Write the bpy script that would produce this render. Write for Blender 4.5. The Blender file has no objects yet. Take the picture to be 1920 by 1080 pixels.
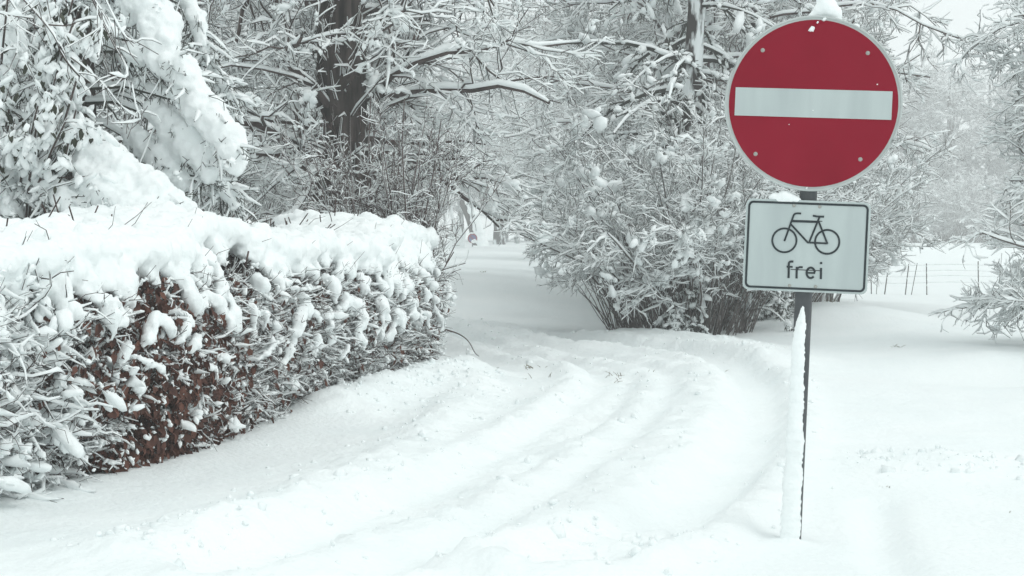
import bpy, bmesh, math, random
import numpy as np
from mathutils import Vector, Matrix

# ------------------------------------------------------------------ camera, sky, sun, exposure
SC = bpy.context.scene
COL = SC.collection
CAM_H = 1.07
FPX = 3000.0                       # focal length in pixels of the 1920 px wide photograph
PITCH = math.atan(110 / FPX)
cam_d = bpy.data.cameras.new('camera')
cam_d.sensor_width = 36.0
cam_d.lens = 36.0 * FPX / 1920.0
cam_d.clip_start = 0.05
cam_d.clip_end = 2000
cam = bpy.data.objects.new('camera', cam_d)
COL.objects.link(cam)
cam.location = (0, 0, CAM_H)
cam.rotation_euler = (math.pi / 2 - PITCH, 0, 0)
SC.camera = cam

SUN_EL, SUN_AZ = math.radians(52), math.radians(118)     # azimuth measured from +Y towards +X
world = bpy.data.worlds.new('World')
SC.world = world
world.use_nodes = True
wn, wl = world.node_tree.nodes, world.node_tree.links
wn.clear()
w_out = wn.new('ShaderNodeOutputWorld')
w_bg = wn.new('ShaderNodeBackground')
w_bg.inputs['Strength'].default_value = 0.1
w_sky = wn.new('ShaderNodeTexSky')
w_sky.sky_type = 'NISHITA'
w_sky.sun_disc = False
w_sky.sun_elevation = SUN_EL
w_sky.sun_rotation = SUN_AZ
w_sky.dust_density = 4.0
w_hs = wn.new('ShaderNodeHueSaturation')
w_hs.inputs['Saturation'].default_value = 0.12
w_mix = wn.new('ShaderNodeMix')
w_mix.data_type = 'RGBA'
w_mix.inputs[0].default_value = 0.85
w_mix.inputs[7].default_value = (9.85, 10.65, 10.65, 1)           # even cloud layer
wl.new(w_sky.outputs[0], w_hs.inputs['Color'])
wl.new(w_hs.outputs[0], w_mix.inputs[6])
wl.new(w_mix.outputs[2], w_bg.inputs['Color'])
wl.new(w_bg.outputs[0], w_out.inputs['Surface'])

sun_d = bpy.data.lights.new('sun', 'SUN')
sun_d.energy = 0.5
sun_d.angle = math.radians(25)
sun_d.color = (1.0, 0.985, 0.96)
sun = bpy.data.objects.new('sun', sun_d)
COL.objects.link(sun)
sdir = Vector((math.sin(SUN_AZ) * math.cos(SUN_EL), math.cos(SUN_AZ) * math.cos(SUN_EL), math.sin(SUN_EL)))
sun.rotation_euler = (-sdir).to_track_quat('-Z', 'Y').to_euler()
sun.location = (0, 0, 30)

SC.view_settings.view_transform = 'Standard'
SC.view_settings.look = 'None'
SC.view_settings.exposure = 0.04
SC.view_settings.gamma = 1
SC.render.engine = 'CYCLES'
SC.cycles.max_bounces = 10
SC.cycles.diffuse_bounces = 7
SC.cycles.volume_bounces = 3
SC.cycles.use_denoising = True

RNG = np.random.default_rng(20240117)
UP = np.array([0, 0, 1.0])


def px(x, y, Y):
    """point on the ray of photo pixel (x, y) at forward distance Y"""
    cp, sp = math.cos(PITCH), math.sin(PITCH)
    a, b = (x - 960) / FPX, (540 - y) / FPX
    d = np.array([a, cp + b * sp, -sp + b * cp])
    return np.array([0, 0, CAM_H]) + d * (Y / d[1])


# ------------------------------------------------------------------ materials
def snowy_bark():
    m = mat('bark_snowy', (0.05, 0.044, 0.042), 0.9, (0.86, 0.9, 0.905), 7, 0.6, 18, 0.2, (1, 1, .3))
    for n in m.node_tree.nodes:
        if n.type == 'VALTORGB':
            n.color_ramp.elements[0].position = .47
            n.color_ramp.elements[1].position = .56
    return m


def mat(name, col, rough=0.8, var=None, scale=8.0, bump=0.0, bscale=40.0, spec=0.3, stretch=None):
    m = bpy.data.materials.new(name)
    m.use_nodes = True
    nt = m.node_tree
    b = nt.nodes['Principled BSDF']
    b.inputs['Roughness'].default_value = rough
    b.inputs['Specular IOR Level'].default_value = spec
    b.inputs['Base Color'].default_value = (*col, 1)
    tc = nt.nodes.new('ShaderNodeTexCoord')
    src = tc.outputs['Object']
    if stretch:
        mp = nt.nodes.new('ShaderNodeMapping')
        mp.inputs['Scale'].default_value = stretch
        nt.links.new(src, mp.inputs['Vector'])
        src = mp.outputs[0]
    if var:
        n = nt.nodes.new('ShaderNodeTexNoise')
        n.inputs['Scale'].default_value = scale
        n.inputs['Detail'].default_value = 4
        r = nt.nodes.new('ShaderNodeValToRGB')
        r.color_ramp.elements[0].position = 0.35
        r.color_ramp.elements[1].position = 0.65
        r.color_ramp.elements[0].color = (*col, 1)
        r.color_ramp.elements[1].color = (*var, 1)
        nt.links.new(src, n.inputs['Vector'])
        nt.links.new(n.outputs['Fac'], r.inputs['Fac'])
        nt.links.new(r.outputs['Color'], b.inputs['Base Color'])
    if bump:
        n2 = nt.nodes.new('ShaderNodeTexNoise')
        n2.inputs['Scale'].default_value = bscale
        n2.inputs['Detail'].default_value = 5
        bp = nt.nodes.new('ShaderNodeBump')
        bp.inputs['Strength'].default_value = bump
        bp.inputs['Distance'].default_value = 0.02
        nt.links.new(src, n2.inputs['Vector'])
        nt.links.new(n2.outputs['Fac'], bp.inputs['Height'])
        nt.links.new(bp.outputs[0], b.inputs['Normal'])
    return m


M = {
    'snow': mat('snow', (0.90, 0.935, 0.935), 0.75, (0.925, 0.95, 0.95), 3, 0.25, 45, 0.2),
    'snow_ground': mat('snow_ground', (0.875, 0.92, 0.922), 0.75, (0.905, 0.94, 0.94), 1.5, 0.5, 30, 0.2),
    'bark': mat('bark', (0.014, 0.011, 0.010), 0.9, (0.085, 0.068, 0.062), 16, 1.0, 18, 0.2, (1, 1, .16)),
    'twig': mat('twig', (0.045, 0.035, 0.033), 0.85, (0.115, 0.088, 0.082), 6, 0, 40, 0.2),
    'twig_red': mat('twig_red', (0.045, 0.030, 0.028), 0.85, (0.115, 0.078, 0.072), 7, 0, 40, 0.2),
    'twig_grey': mat('twig_grey', (0.08, 0.07, 0.067), 0.85, (0.16, 0.138, 0.132), 6, 0, 40, 0.2),
    'leaf_brown': mat('leaf_brown', (0.055, 0.022, 0.017), 0.7, (0.15, 0.062, 0.042), 14, 0, 40, 0.3),
    'leaf_green': mat('leaf_green', (0.022, 0.027, 0.018), 0.6, (0.06, 0.065, 0.04), 9, 0, 40, 0.35),
    'needle': mat('needle', (0.022, 0.026, 0.021), 0.7, (0.06, 0.064, 0.052), 6, 0, 40, 0.3),
    'grass': mat('grass', (0.10, 0.085, 0.05), 0.8, (0.2, 0.17, 0.1), 8, 0, 40, 0.3),
    'sign_red': mat('sign_red', (0.23, 0.004, 0.019), 0.5, (0.265, 0.006, 0.024), 4, 0.02, 20, 0.1),
    'sign_white': mat('sign_white', (0.43, 0.485, 0.485), 0.5, (0.49, 0.55, 0.545), 13, 0.02, 20, 0.25, (1, 1, .16)),
    'sign_rim': mat('sign_rim', (0.44, 0.47, 0.46), 0.5, (0.50, 0.54, 0.53), 12, 0.03, 30, 0.4),
    'sign_black': mat('sign_black', (0.014, 0.022, 0.026), 0.5, (0.03, 0.04, 0.045), 20, 0, 30, 0.3),
    'sign_blue': mat('sign_blue', (0.045, 0.06, 0.22), 0.5, (0.06, 0.08, 0.25), 5),
    'steel': mat('steel', (0.055, 0.06, 0.065), 0.55, (0.085, 0.09, 0.095), 12, 0.05, 60, 0.4),
    'rivet': mat('rivet', (0.30, 0.31, 0.29), 0.5, (0.38, 0.38, 0.35), 30),
    'bark_snowy': snowy_bark(),
    'wood': mat('wood', (0.035, 0.03, 0.028), 0.9, (0.08, 0.07, 0.06), 8),
}


# ------------------------------------------------------------------ mesh building
class MB:
    """collects vertex and face arrays and links them as ONE mesh object"""
    def __init__(self):
        self.V, self.F, self.n = [], [], 0

    def add(self, V, F):
        V = np.asarray(V, float).reshape(-1, 3)
        self.V.append(V)
        for f in (F if isinstance(F, list) else [F]):
            if len(f):
                self.F.append(np.asarray(f, np.int64) + self.n)
        self.n += len(V)
        return self

    def mesh(self, name, material, smooth=True):
        me = bpy.data.meshes.new(name)
        V = np.concatenate(self.V)
        me.vertices.add(len(V))
        me.vertices.foreach_set('co', V.astype(np.float32).ravel())
        tot = np.concatenate([np.full(len(f), f.shape[1]) for f in self.F])
        idx = np.concatenate([f.ravel() for f in self.F])
        me.loops.add(len(idx))
        me.loops.foreach_set('vertex_index', idx.astype(np.int32))
        me.polygons.add(len(tot))
        start = np.concatenate([[0], np.cumsum(tot)[:-1]])
        me.polygons.foreach_set('loop_start', start.astype(np.int32))
        me.polygons.foreach_set('loop_total', tot.astype(np.int32))
        me.update(calc_edges=True)
        me.polygons.foreach_set('use_smooth', np.full(len(tot), smooth))
        me.materials.append(M[material])
        return me

    def build(self, name, material, parent=None, smooth=True, kind=None):
        return link(name, self.mesh(name, material, smooth), parent, kind)


def link(name, me, parent=None, kind=None):
    o = bpy.data.objects.new(name, me)
    COL.objects.link(o)
    if parent is not None:
        o.parent = parent
        # vertices are given in world space; parents are unrotated Empties at their base
        o.location = tuple(-Vector(parent.location)) if parent.type == 'EMPTY' and not parent.get('local') else (0, 0, 0)
    if kind:
        o['kind'] = kind
    return o


def empty(name, loc, label, cat, group=None, local=False):
    o = bpy.data.objects.new(name, None)
    o.empty_display_size = 0.2
    o.location = tuple(float(v) for v in loc)
    COL.objects.link(o)
    o['label'] = label
    o['category'] = cat
    if group:
        o['group'] = group
    if local:
        o['local'] = 1
    return o


def unit(v):
    return v / np.maximum(np.linalg.norm(v, axis=-1, keepdims=True), 1e-9)


def tubes(P, R, k=3):
    """P (N,n,3) polylines, R (N,n) radii -> closed-side tubes"""
    N, n = P.shape[:2]
    T = unit(np.gradient(P, axis=1))
    ref = np.where(np.abs(T[..., 2:3]) > 0.9, np.array([1.0, 0, 0]), UP)
    A = unit(np.cross(T, ref))
    B = np.cross(T, A)
    th = np.arange(k) * 2 * math.pi / k
    ring = A[:, :, None, :] * np.cos(th)[None, None, :, None] + B[:, :, None, :] * np.sin(th)[None, None, :, None]
    V = P[:, :, None, :] + ring * R[:, :, None, None]
    base = (np.arange(N) * n * k)[:, None, None]
    i = (np.arange(n - 1) * k)[None, :, None]
    j = np.arange(k)[None, None, :]
    j2 = (j + 1) % k
    F = np.stack([base + i + j, base + i + k + j, base + i + k + j2, base + i + j2], -1).reshape(-1, 4)
    return V.reshape(-1, 3), F


def snow_on(rng, P, R, w0, h0, k=3, cover=1.0, lump=0.7):
    """snow lying along the upper side of polylines"""
    N, n = P.shape[:2]
    T = unit(np.gradient(P, axis=1))
    hz = np.sqrt(np.clip(1 - T[..., 2] ** 2, 0, 1))
    S = unit(np.cross(T, UP) + 1e-6)
    keep = rng.random(N) < cover
    g = np.exp(rng.normal(0, lump * .6, (N, n))) * (0.25 + 0.75 * hz ** 1.5)
    g[:, -1] *= 0.45
    g[:, 0] *= 0.8
    w = R * 0.95 + w0 * .55 * g
    h = R * 0.9 + h0 * 1.1 * g
    P, S, w, h, R = P[keep], S[keep], w[keep], h[keep], R[keep]
    N = len(P)
    if N == 0:
        return np.zeros((0, 3)), np.zeros((0, 4), int)
    z = UP[None, None, :]
    if k == 3:
        prof = [P - S * w[..., None] + z * (R * .2)[..., None], P + z * h[..., None], P + S * w[..., None] + z * (R * .2)[..., None]]
    else:
        prof = [P - S * w[..., None] + z * (R * .3)[..., None],
                P - S * (w * .62)[..., None] + z * (h * .82)[..., None],
                P + S * (w * .1)[..., None] + z * (h * 1.05)[..., None],
                P + S * (w * .68)[..., None] + z * (h * .75)[..., None],
                P + S * w[..., None] + z * (R * .3)[..., None]]
        k = 5
    V = np.stack(prof, 2)
    base = (np.arange(N) * n * k)[:, None, None]
    i = (np.arange(n - 1) * k)[None, :, None]
    j = np.arange(k)[None, None, :]
    j2 = (j + 1) % k
    F = np.stack([base + i + j, base + i + k + j, base + i + k + j2, base + i + j2], -1).reshape(-1, 4)
    return V.reshape(-1, 3), F


def ico(level):
    bm = bmesh.new()
    bmesh.ops.create_icosphere(bm, subdivisions=level, radius=1)
    V = np.array([v.co[:] for v in bm.verts])
    F = np.array([[v.index for v in f.verts] for f in bm.faces])
    bm.free()
    return V, F


ICO = {1: ico(1), 2: ico(2), 3: ico(3)}


def lumps(rng, C, S, D=None, level=2, rough=0.18):
    """snow lumps: centres C (N,3), half sizes S (N,3); the x axis of each is laid along D"""
    N = len(C)
    bv, bf = ICO[level]
    S = np.broadcast_to(np.asarray(S, float), (N, 3))
    if D is None:
        a = rng.uniform(0, 2 * math.pi, N)
        D = np.stack([np.cos(a), np.sin(a), rng.normal(0, .25, N)], -1)
    X = unit(np.asarray(D, float))
    ref = np.where(np.abs(X[:, 2:3]) > .95, np.array([0, 1.0, 0]), UP)
    Yv = unit(np.cross(ref, X))
    Z = np.cross(X, Yv)
    nz = 1 + rng.normal(0, rough, (N, len(bv)))
    # low-frequency shape noise as well
    a = unit(rng.normal(0, 1, (N, 3)))
    nz = nz + .25 * np.sin(2.3 * np.einsum('nk,vk->nv', a, bv) + rng.uniform(0, 6, (N, 1)))
    a2 = unit(rng.normal(0, 1, (N, 3)))
    nz = nz + .09 * np.sin(5.2 * np.einsum('nk,vk->nv', a2, bv) + rng.uniform(0, 6, (N, 1)))
    L = bv[None] * nz[..., None] * S[:, None, :]
    V = C[:, None, :] + L[..., 0:1] * X[:, None] + L[..., 1:2] * Yv[:, None] + L[..., 2:3] * Z[:, None]
    F = (bf[None] + (np.arange(N) * len(bv))[:, None, None]).reshape(-1, 3)
    return V.reshape(-1, 3), F


def cluster(rng, C, sz, D, k=4, level=2, rough=.14, big=None):
    """each snow clump is a heap of k smaller lumps strung along D"""
    N = len(C)
    C, sz, D = np.repeat(C, k, 0), np.repeat(sz, k), np.repeat(unit(np.asarray(D, float)), k, 0)
    f = rng.uniform(-1, 1, N * k)
    C2 = C + D * (f * sz * 1.25)[:, None] + rng.normal(0, .45, (N * k, 3)) * sz[:, None] * np.array([1, 1, .6])
    s2 = sz * np.exp(rng.normal(math.log(.46), .27, N * k)) * (1 - .3 * np.abs(f))
    S = s2[:, None] * np.stack([rng.uniform(1.0, 2.1, N * k), rng.uniform(.7, 1.15, N * k), rng.uniform(.5, .9, N * k)], -1)
    D2 = D + rng.normal(0, .4, D.shape)
    if big is None:
        return lumps(rng, C2, S, D2, level, rough)
    b = s2 > big
    V1, F1 = lumps(rng, C2[~b], S[~b], D2[~b], 1, rough)
    V2, F2 = lumps(rng, C2[b], S[b], D2[b], 2, rough * .7)
    return np.concatenate([V1, V2]), np.concatenate([F1, F2 + len(V1)])


def blob_mass(name, spheres, voxel, parent, disp=0.012, dscale=0.12, smooth=6, material='snow', kind=None, flat=1.0):
    """one smooth snow mass: union of spheres (x,y,z,r), remeshed, smoothed and roughened"""
    sp = np.asarray(spheres, float)
    bv, bf = ICO[2]
    V = sp[:, None, :3] + bv[None] * sp[:, None, 3:4] * np.array([1, 1, flat])
    F = (bf[None] + (np.arange(len(sp)) * len(bv))[:, None, None]).reshape(-1, 3)
    me = MB().add(V, F).mesh(name, material)
    o = bpy.data.objects.new('tmp', me)
    COL.objects.link(o)
    r = o.modifiers.new('r', 'REMESH')
    r.mode = 'VOXEL'
    r.voxel_size = voxel
    r.use_smooth_shade = True
    s = o.modifiers.new('s', 'SMOOTH')
    s.iterations = smooth
    s.factor = 0.5
    for k, (st, sc) in enumerate([(disp, dscale), (disp * .4, dscale * .33)]):
        tx = bpy.data.textures.new(name + '_tex', 'CLOUDS')
        tx.noise_scale = sc
        tx.noise_depth = 2
        d = o.modifiers.new('d%d' % k, 'DISPLACE')
        d.texture = tx
        d.strength = st * 2
        d.mid_level = 0.5
        d.texture_coords = 'LOCAL'
    dg = bpy.context.evaluated_depsgraph_get()
    out = bpy.data.meshes.new_from_object(o.evaluated_get(dg), depsgraph=dg)
    bpy.data.objects.remove(o)
    bpy.data.meshes.remove(me)
    out.materials.clear()
    out.materials.append(M[material])
    return link(name, out, parent, kind)


def chain(pts, radii, step=0.6):
    """spheres along a polyline of (x,y,z)"""
    out = []
    for (a, ra), (b, rb) in zip(zip(pts[:-1], radii[:-1]), zip(pts[1:], radii[1:])):
        a, b = np.asarray(a, float), np.asarray(b, float)
        n = max(2, int(np.linalg.norm(b - a) / (step * min(ra, rb))) + 1)
        for t in np.linspace(0, 1, n):
            p = a + (b - a) * t
            r = ra + (rb - ra) * t
            j = RNG.normal(0, r * .13, 3)
            out.append((*(p + j), r * RNG.uniform(.85, 1.12)))
    return out


def grow(rng, P, R, k, t0, t1, L, ang, n=4, up=0.0, droop=0.0, wig=0.2, rf=0.55, rmin=0.0015, taper=0.35, lscale=0.5, flat=0.0):
    """k children on each parent polyline; returns their polylines and radii"""
    N, m = P.shape[:2]
    idx = np.repeat(np.arange(N), k)
    Mn = len(idx)
    t = rng.uniform(t0, t1, Mn)
    u = np.clip(t * (m - 1), 0, m - 1.001)
    i = u.astype(int)
    f = (u - i)[:, None]
    pos = P[idx, i] * (1 - f) + P[idx, i + 1] * f
    T = unit(P[idx, i + 1] - P[idx, i])
    pr = R[idx, i] * (1 - f[:, 0]) + R[idx, i + 1] * f[:, 0]
    a = unit(np.cross(T, unit(rng.normal(0, 1, (Mn, 3)))))
    if flat:
        a[:, 2] *= (1 - flat)
        a = unit(a)
    th = ang * rng.uniform(.65, 1.35, Mn)[:, None]
    d = unit(np.cos(th) * T + np.sin(th) * a + np.array([0, 0, up]))
    ln = L * rng.uniform(.55, 1.25, Mn) * (1 - lscale * t)
    pts = [pos]
    for s in range(n - 1):
        pts.append(pts[-1] + d * (ln / (n - 1))[:, None])
        d = unit(d + rng.normal(0, wig, (Mn, 3)) + np.array([0, 0, -droop]))
    Pn = np.stack(pts, 1)
    r0 = np.maximum(pr * rf * rng.uniform(.8, 1.15, Mn), rmin)
    Rn = r0[:, None] * np.linspace(1, taper, n)[None]
    return Pn, np.maximum(Rn, rmin * .7)


def dist_poly(X, Y, pts):
    d = np.full(X.shape, 1e9)
    for (ax, ay), (bx, by) in zip(pts[:-1], pts[1:]):
        vx, vy = bx - ax, by - ay
        t = np.clip(((X - ax) * vx + (Y - ay) * vy) / (vx * vx + vy * vy), 0, 1)
        d = np.minimum(d, np.hypot(X - ax - t * vx, Y - ay - t * vy))
    return d


def smooth_poly(pts, it=3):
    p = [tuple(q) for q in pts]
    for _ in range(it):
        q = [p[0]]
        for a, b in zip(p[:-1], p[1:]):
            q += [tuple(.75 * np.array(a) + .25 * np.array(b)), tuple(.25 * np.array(a) + .75 * np.array(b))]
        p = q + [p[-1]]
    return p


_lat = np.random.default_rng(5).random((256, 256))


def vnoise(X, Y, s, ox=0.0):
    x, y = X / s + 37.3 + ox, Y / s + 91.7 + ox * 1.7
    xi, yi = np.floor(x).astype(int), np.floor(y).astype(int)
    fx, fy = x - xi, y - yi
    fx, fy = fx * fx * (3 - 2 * fx), fy * fy * (3 - 2 * fy)
    g = lambda a, b: _lat[a % 256, b % 256]
    return (g(xi, yi) * (1 - fx) + g(xi + 1, yi) * fx) * (1 - fy) + (g(xi, yi + 1) * (1 - fx) + g(xi + 1, yi + 1) * fx) * fy - .5


# ------------------------------------------------------------------ snow-covered ground with wheel ruts
def gpt(x, y):
    Y = CAM_H * FPX / (y - 430)
    return ((x - 960) / FPX * Y, Y)


RUT_L = smooth_poly([gpt(430, 1075), gpt(600, 1010), gpt(760, 955), gpt(950, 860), gpt(1100, 770), gpt(1160, 712), gpt(1110, 690), gpt(1000, 668), gpt(900, 640), gpt(820, 615), gpt(700, 600)])
RUT_M = smooth_poly([gpt(700, 1075), gpt(880, 984), gpt(1073, 873), gpt(1241, 728), gpt(1210, 690), gpt(1100, 668), gpt(950, 640), gpt(830, 612), gpt(700, 595)])
RUT_R = smooth_poly([gpt(1050, 1078), gpt(1210, 1010), gpt(1328, 926), gpt(1400, 850), gpt(1434, 743), gpt(1386, 690), gpt(1290, 661), gpt(1145, 648), gpt(1000, 628), gpt(880, 610), gpt(700, 590)])
RIDGE = smooth_poly([gpt(200, 1060), gpt(417, 1003), gpt(708, 887), gpt(850, 775), gpt(900, 730)])
HEDGE_LINE = [(-2.75, 3.6), (-2.2, 5.3), (-1.98, 6.1), (-1.77, 6.55), (-1.57, 7.13), (-1.46, 7.64), (-1.22, 8.9), (-0.92, 10.2), (-0.62, 11.6), (-0.56, 12.3)]


def ground_h(X, Y):
    h = np.zeros_like(X)
    h += 0.05 * vnoise(X, Y, 2.2) + 0.026 * vnoise(X, Y, .7, 3)
    near = np.exp(-np.clip(Y - 20, 0, None) / 20)
    h += near * (0.014 * vnoise(X, Y, .25, 7))
    # hollow of the field on the right
    h += -1.0 * np.exp(-((X - 13) / 8.5) ** 2 - ((Y - 47) / 21) ** 2)
    h += .05 * vnoise(X, Y, 9, 11) * np.clip((Y - 25) / 20, 0, 1)
    u = np.clip((Y - 18.2) / 5.5, 0, 1)
    h += .42 * u * u * (3 - 2 * u) * np.exp(-((X + 1.0) / 2.4) ** 2) * np.exp(-np.clip(Y - 24, 0, None) / 16)
    h += .22 * np.exp(-((X - 3.7) / 1.2) ** 2 - ((Y - 18.5) / 2.2) ** 2)
    h += .022 * np.exp(-((X - .96) / .07) ** 2 - ((Y - 5.5) / .09) ** 2)
    rough = np.zeros_like(X)
    road = np.zeros_like(X)
    for r, dep, wd in ((RUT_L, .056, .17), (RUT_M, .028, .18), (RUT_R, .056, .16)):
        d = dist_poly(X, Y, r) + (.05 * vnoise(X, Y, .45, 71) + .03 * vnoise(X, Y, .16, 72)) * near
        h += -dep * np.exp(-(d / wd) ** 4) + dep * (.55 + .5 * vnoise(X, Y, .5, 51)) * np.exp(-((d - wd * 1.75) / (.12)) ** 2)
        rough = np.maximum(rough, np.exp(-((d - wd * 1.5) / .13) ** 2))
        road = np.maximum(road, np.exp(-(d / .5) ** 2))
    d = dist_poly(X, Y, RIDGE)
    h += .05 * np.exp(-(d / .16) ** 2)
    rough = np.maximum(rough, np.exp(-(d / .3) ** 2))
    # pushed-up snow beside the hedge, and at the foot of the hedge
    d = dist_poly(X, Y, [(-1.0, 9.2), (-.62, 10.4), (-.35, 11.4)])
    h += .13 * np.exp(-(d / .24) ** 2)
    rough = np.maximum(rough, np.exp(-(d / .35) ** 2))
    d = dist_poly(X, Y, HEDGE_LINE)
    h += .04 * np.exp(-(d / .2) ** 2)
    # bank at the outside of the bend and mounds beyond
    d = dist_poly(X, Y, [(2.1, 12.6), (1.9, 14.6), (1.2, 15.6)])
    h += .09 * np.exp(-(d / .4) ** 2)
    rough = np.maximum(rough, .6 * np.exp(-(d / .5) ** 2))
    # little cutting on the right, its face towards the road
    s = np.clip((X - 2.2) / 1.6, 0, 1)
    yc = 12.5 + .12 * (X - 3) + .25 * vnoise(X, Y * 0, 1.1)
    h += s * (-.15 * np.exp(-((Y - yc + .55) / .5) ** 2) + .10 / (1 + np.exp(-(Y - yc) * 9)) * np.exp(-np.clip(Y - yc, 0, None) / 6))
    # trodden place right of the post, and a filled-in trench
    d = np.hypot((X - 1.95) / .55, (Y - 7.1) / .35)
    rough = np.maximum(rough, np.exp(-d ** 2))
    h += .03 * np.exp(-d ** 2)
    d = dist_poly(X, Y, [(1.15, 4.4), (1.22, 5.2), (1.42, 6.2)])
    h += -.035 * np.exp(-(d / .075) ** 4)
    # heaped snow round the sign foot and in front
    d = dist_poly(X, Y, [gpt(1000, 1085), gpt(1160, 1040), gpt(1240, 1000)])
    rough = np.maximum(rough, np.exp(-(d / .18) ** 2))
    h += .03 * np.exp(-(d / .2) ** 2)
    cl = np.abs(vnoise(X, Y, .11, 21)) + .7 * np.abs(vnoise(X, Y, .055, 31))
    h += rough * near * (cl * .07)
    h += near * (.006 + .006 * np.clip(vnoise(X, Y, 1.3, 43) * 3, 0, 1)) * vnoise(X, Y, .09, 41)
    return h


_gh = ground_h
_foot = float(_gh(np.array([.975]), np.array([5.55]))[0])


def ground_h(X, Y):
    return _gh(X, Y) - (_foot + .004) * np.exp(-((X - 1.0) / .5) ** 2 - ((Y - 5.5) / .6) ** 2)


def axis(lo, hi, step, far_lo, far_hi, g=1.12):
    a = list(np.arange(lo, hi + step, step))
    s = step
    while a[-1] < far_hi:
        s *= g
        a.append(a[-1] + s)
    s = step
    while a[0] > far_lo:
        s *= g
        a.insert(0, a[0] - s)
    return np.array(a)


gx = axis(-2.3, 4.2, .043, -450, 450)
gy = np.concatenate([axis(4.6, 13, .038, -200, 13, 1.15)[:-1], axis(13, 18, .06, 13, 700, 1.06)])
gy = np.unique(gy)
GX, GY = np.meshgrid(gx, gy)
GZ = ground_h(GX, GY)
nx, ny = len(gx), len(gy)
ii = np.arange(nx - 1)[None, :] + (np.arange(ny - 1) * nx)[:, None]
F = np.stack([ii, ii + 1, ii + nx + 1, ii + nx], -1).reshape(-1, 4)
g_o = MB().add(np.stack([GX, GY, GZ], -1), F).build('snow_ground', 'snow_ground')
g_o['kind'] = 'structure'
g_o['label'] = 'deep white snow cover with wheel ruts curving round the hedge'
g_o['category'] = 'ground'


def gz(x, y):
    return float(ground_h(np.array([float(x)]), np.array([float(y)]))[0])


def gza(xy):
    return ground_h(xy[:, 0], xy[:, 1])


# loose clods thrown up beside the ruts
def clods():
    rng = np.random.default_rng(8)
    pts, sz = [], []
    for line, off, n in ((RUT_L, .28, 220), (RUT_M, .27, 80), (RUT_R, .28, 200), (RIDGE, .0, 260), ([(-1.0, 9.2), (-.62, 10.4), (-.35, 11.4)], 0, 320),
                         ([(1.5, 7.2), (2.5, 7.0)], 0, 130), ([gpt(1000, 1085), gpt(1160, 1040), gpt(1240, 1000)], 0, 90), ([(2.0, 12.6), (1.9, 14.4)], 0, 90)):
        P = np.array(line)
        seg = rng.integers(0, len(P) - 1, n)
        t = rng.random((n, 1))
        p = P[seg] * (1 - t) + P[seg + 1] * t
        T = unit(P[seg + 1] - P[seg])
        Nn = np.stack([-T[:, 1], T[:, 0]], -1)
        p = p + Nn * (rng.choice([-1, 1], n) * off + rng.normal(0, .10 if off else .2, n))[:, None]
        pts.append(p)
        sz.append(np.exp(rng.normal(math.log(.0095), .45, n)))
    p = np.concatenate(pts)
    s = np.concatenate(sz)
    C = np.concatenate([p, (gza(p) - s * .1)[:, None]], 1)
    S = s[:, None] * rng.uniform(.7, 1.3, (len(s), 3))
    o = MB().add(*lumps(rng, C, S, level=1, rough=.12)).build('snow_clods', 'snow_ground', kind='stuff')
    o['label'] = 'loose clods of snow thrown up along the wheel ruts'
    o['category'] = 'snow'


clods()


# ------------------------------------------------------------------ the no-entry sign with its bicycle plate
def disc_v(r, n, y):
    a = np.arange(n) * 2 * math.pi / n
    return np.stack([r * np.cos(a), np.full(n, y), r * np.sin(a)], -1)


def extr(outline, y0, y1):
    """closed outline (n,2) in x,z extruded from y0 (front) to y1 (back)"""
    o = np.asarray(outline, float)
    n = len(o)
    V = np.concatenate([np.stack([o[:, 0], np.full(n, y0), o[:, 1]], -1), np.stack([o[:, 0], np.full(n, y1), o[:, 1]], -1)])
    j = np.arange(n)
    side = np.stack([j, (j + 1) % n, n + (j + 1) % n, n + j], -1)
    return V, [np.arange(n)[None, :], (n + np.arange(n)[::-1])[None, :], side[:, ::-1]]


def ring_sheet(outer, inner, y0, y1):
    o, i = np.asarray(outer, float), np.asarray(inner, float)
    n = len(o)
    mk = lambda p, y: np.stack([p[:, 0], np.full(n, y), p[:, 1]], -1)
    V = np.concatenate([mk(o, y0), mk(i, y0), mk(o, y1), mk(i, y1)])
    j = np.arange(n)
    k = (j + 1) % n
    F = [np.stack([j, k, n + k, n + j], -1), np.stack([2 * n + j, 3 * n + j, 3 * n + k, 2 * n + k], -1),
         np.stack([j, 2 * n + j, 2 * n + k, k], -1), np.stack([n + j, n + k, 3 * n + k, 3 * n + j], -1)]
    return V, F


def circle2(r, n=64, c=(0, 0)):
    a = np.arange(n) * 2 * math.pi / n
    return np.stack([c[0] + r * np.cos(a), c[1] + r * np.sin(a)], -1)


def round_rect(w, h, r, n=8):
    out = []
    for cx, cz, a0 in ((w / 2 - r, h / 2 - r, 0), (-w / 2 + r, h / 2 - r, 90), (-w / 2 + r, -h / 2 + r, 180), (w / 2 - r, -h / 2 + r, 270)):
        for k in range(n + 1):
            a = math.radians(a0 + 90 * k / n)
            out.append((cx + r * math.cos(a), cz + r * math.sin(a)))
    return np.array(out)


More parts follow.
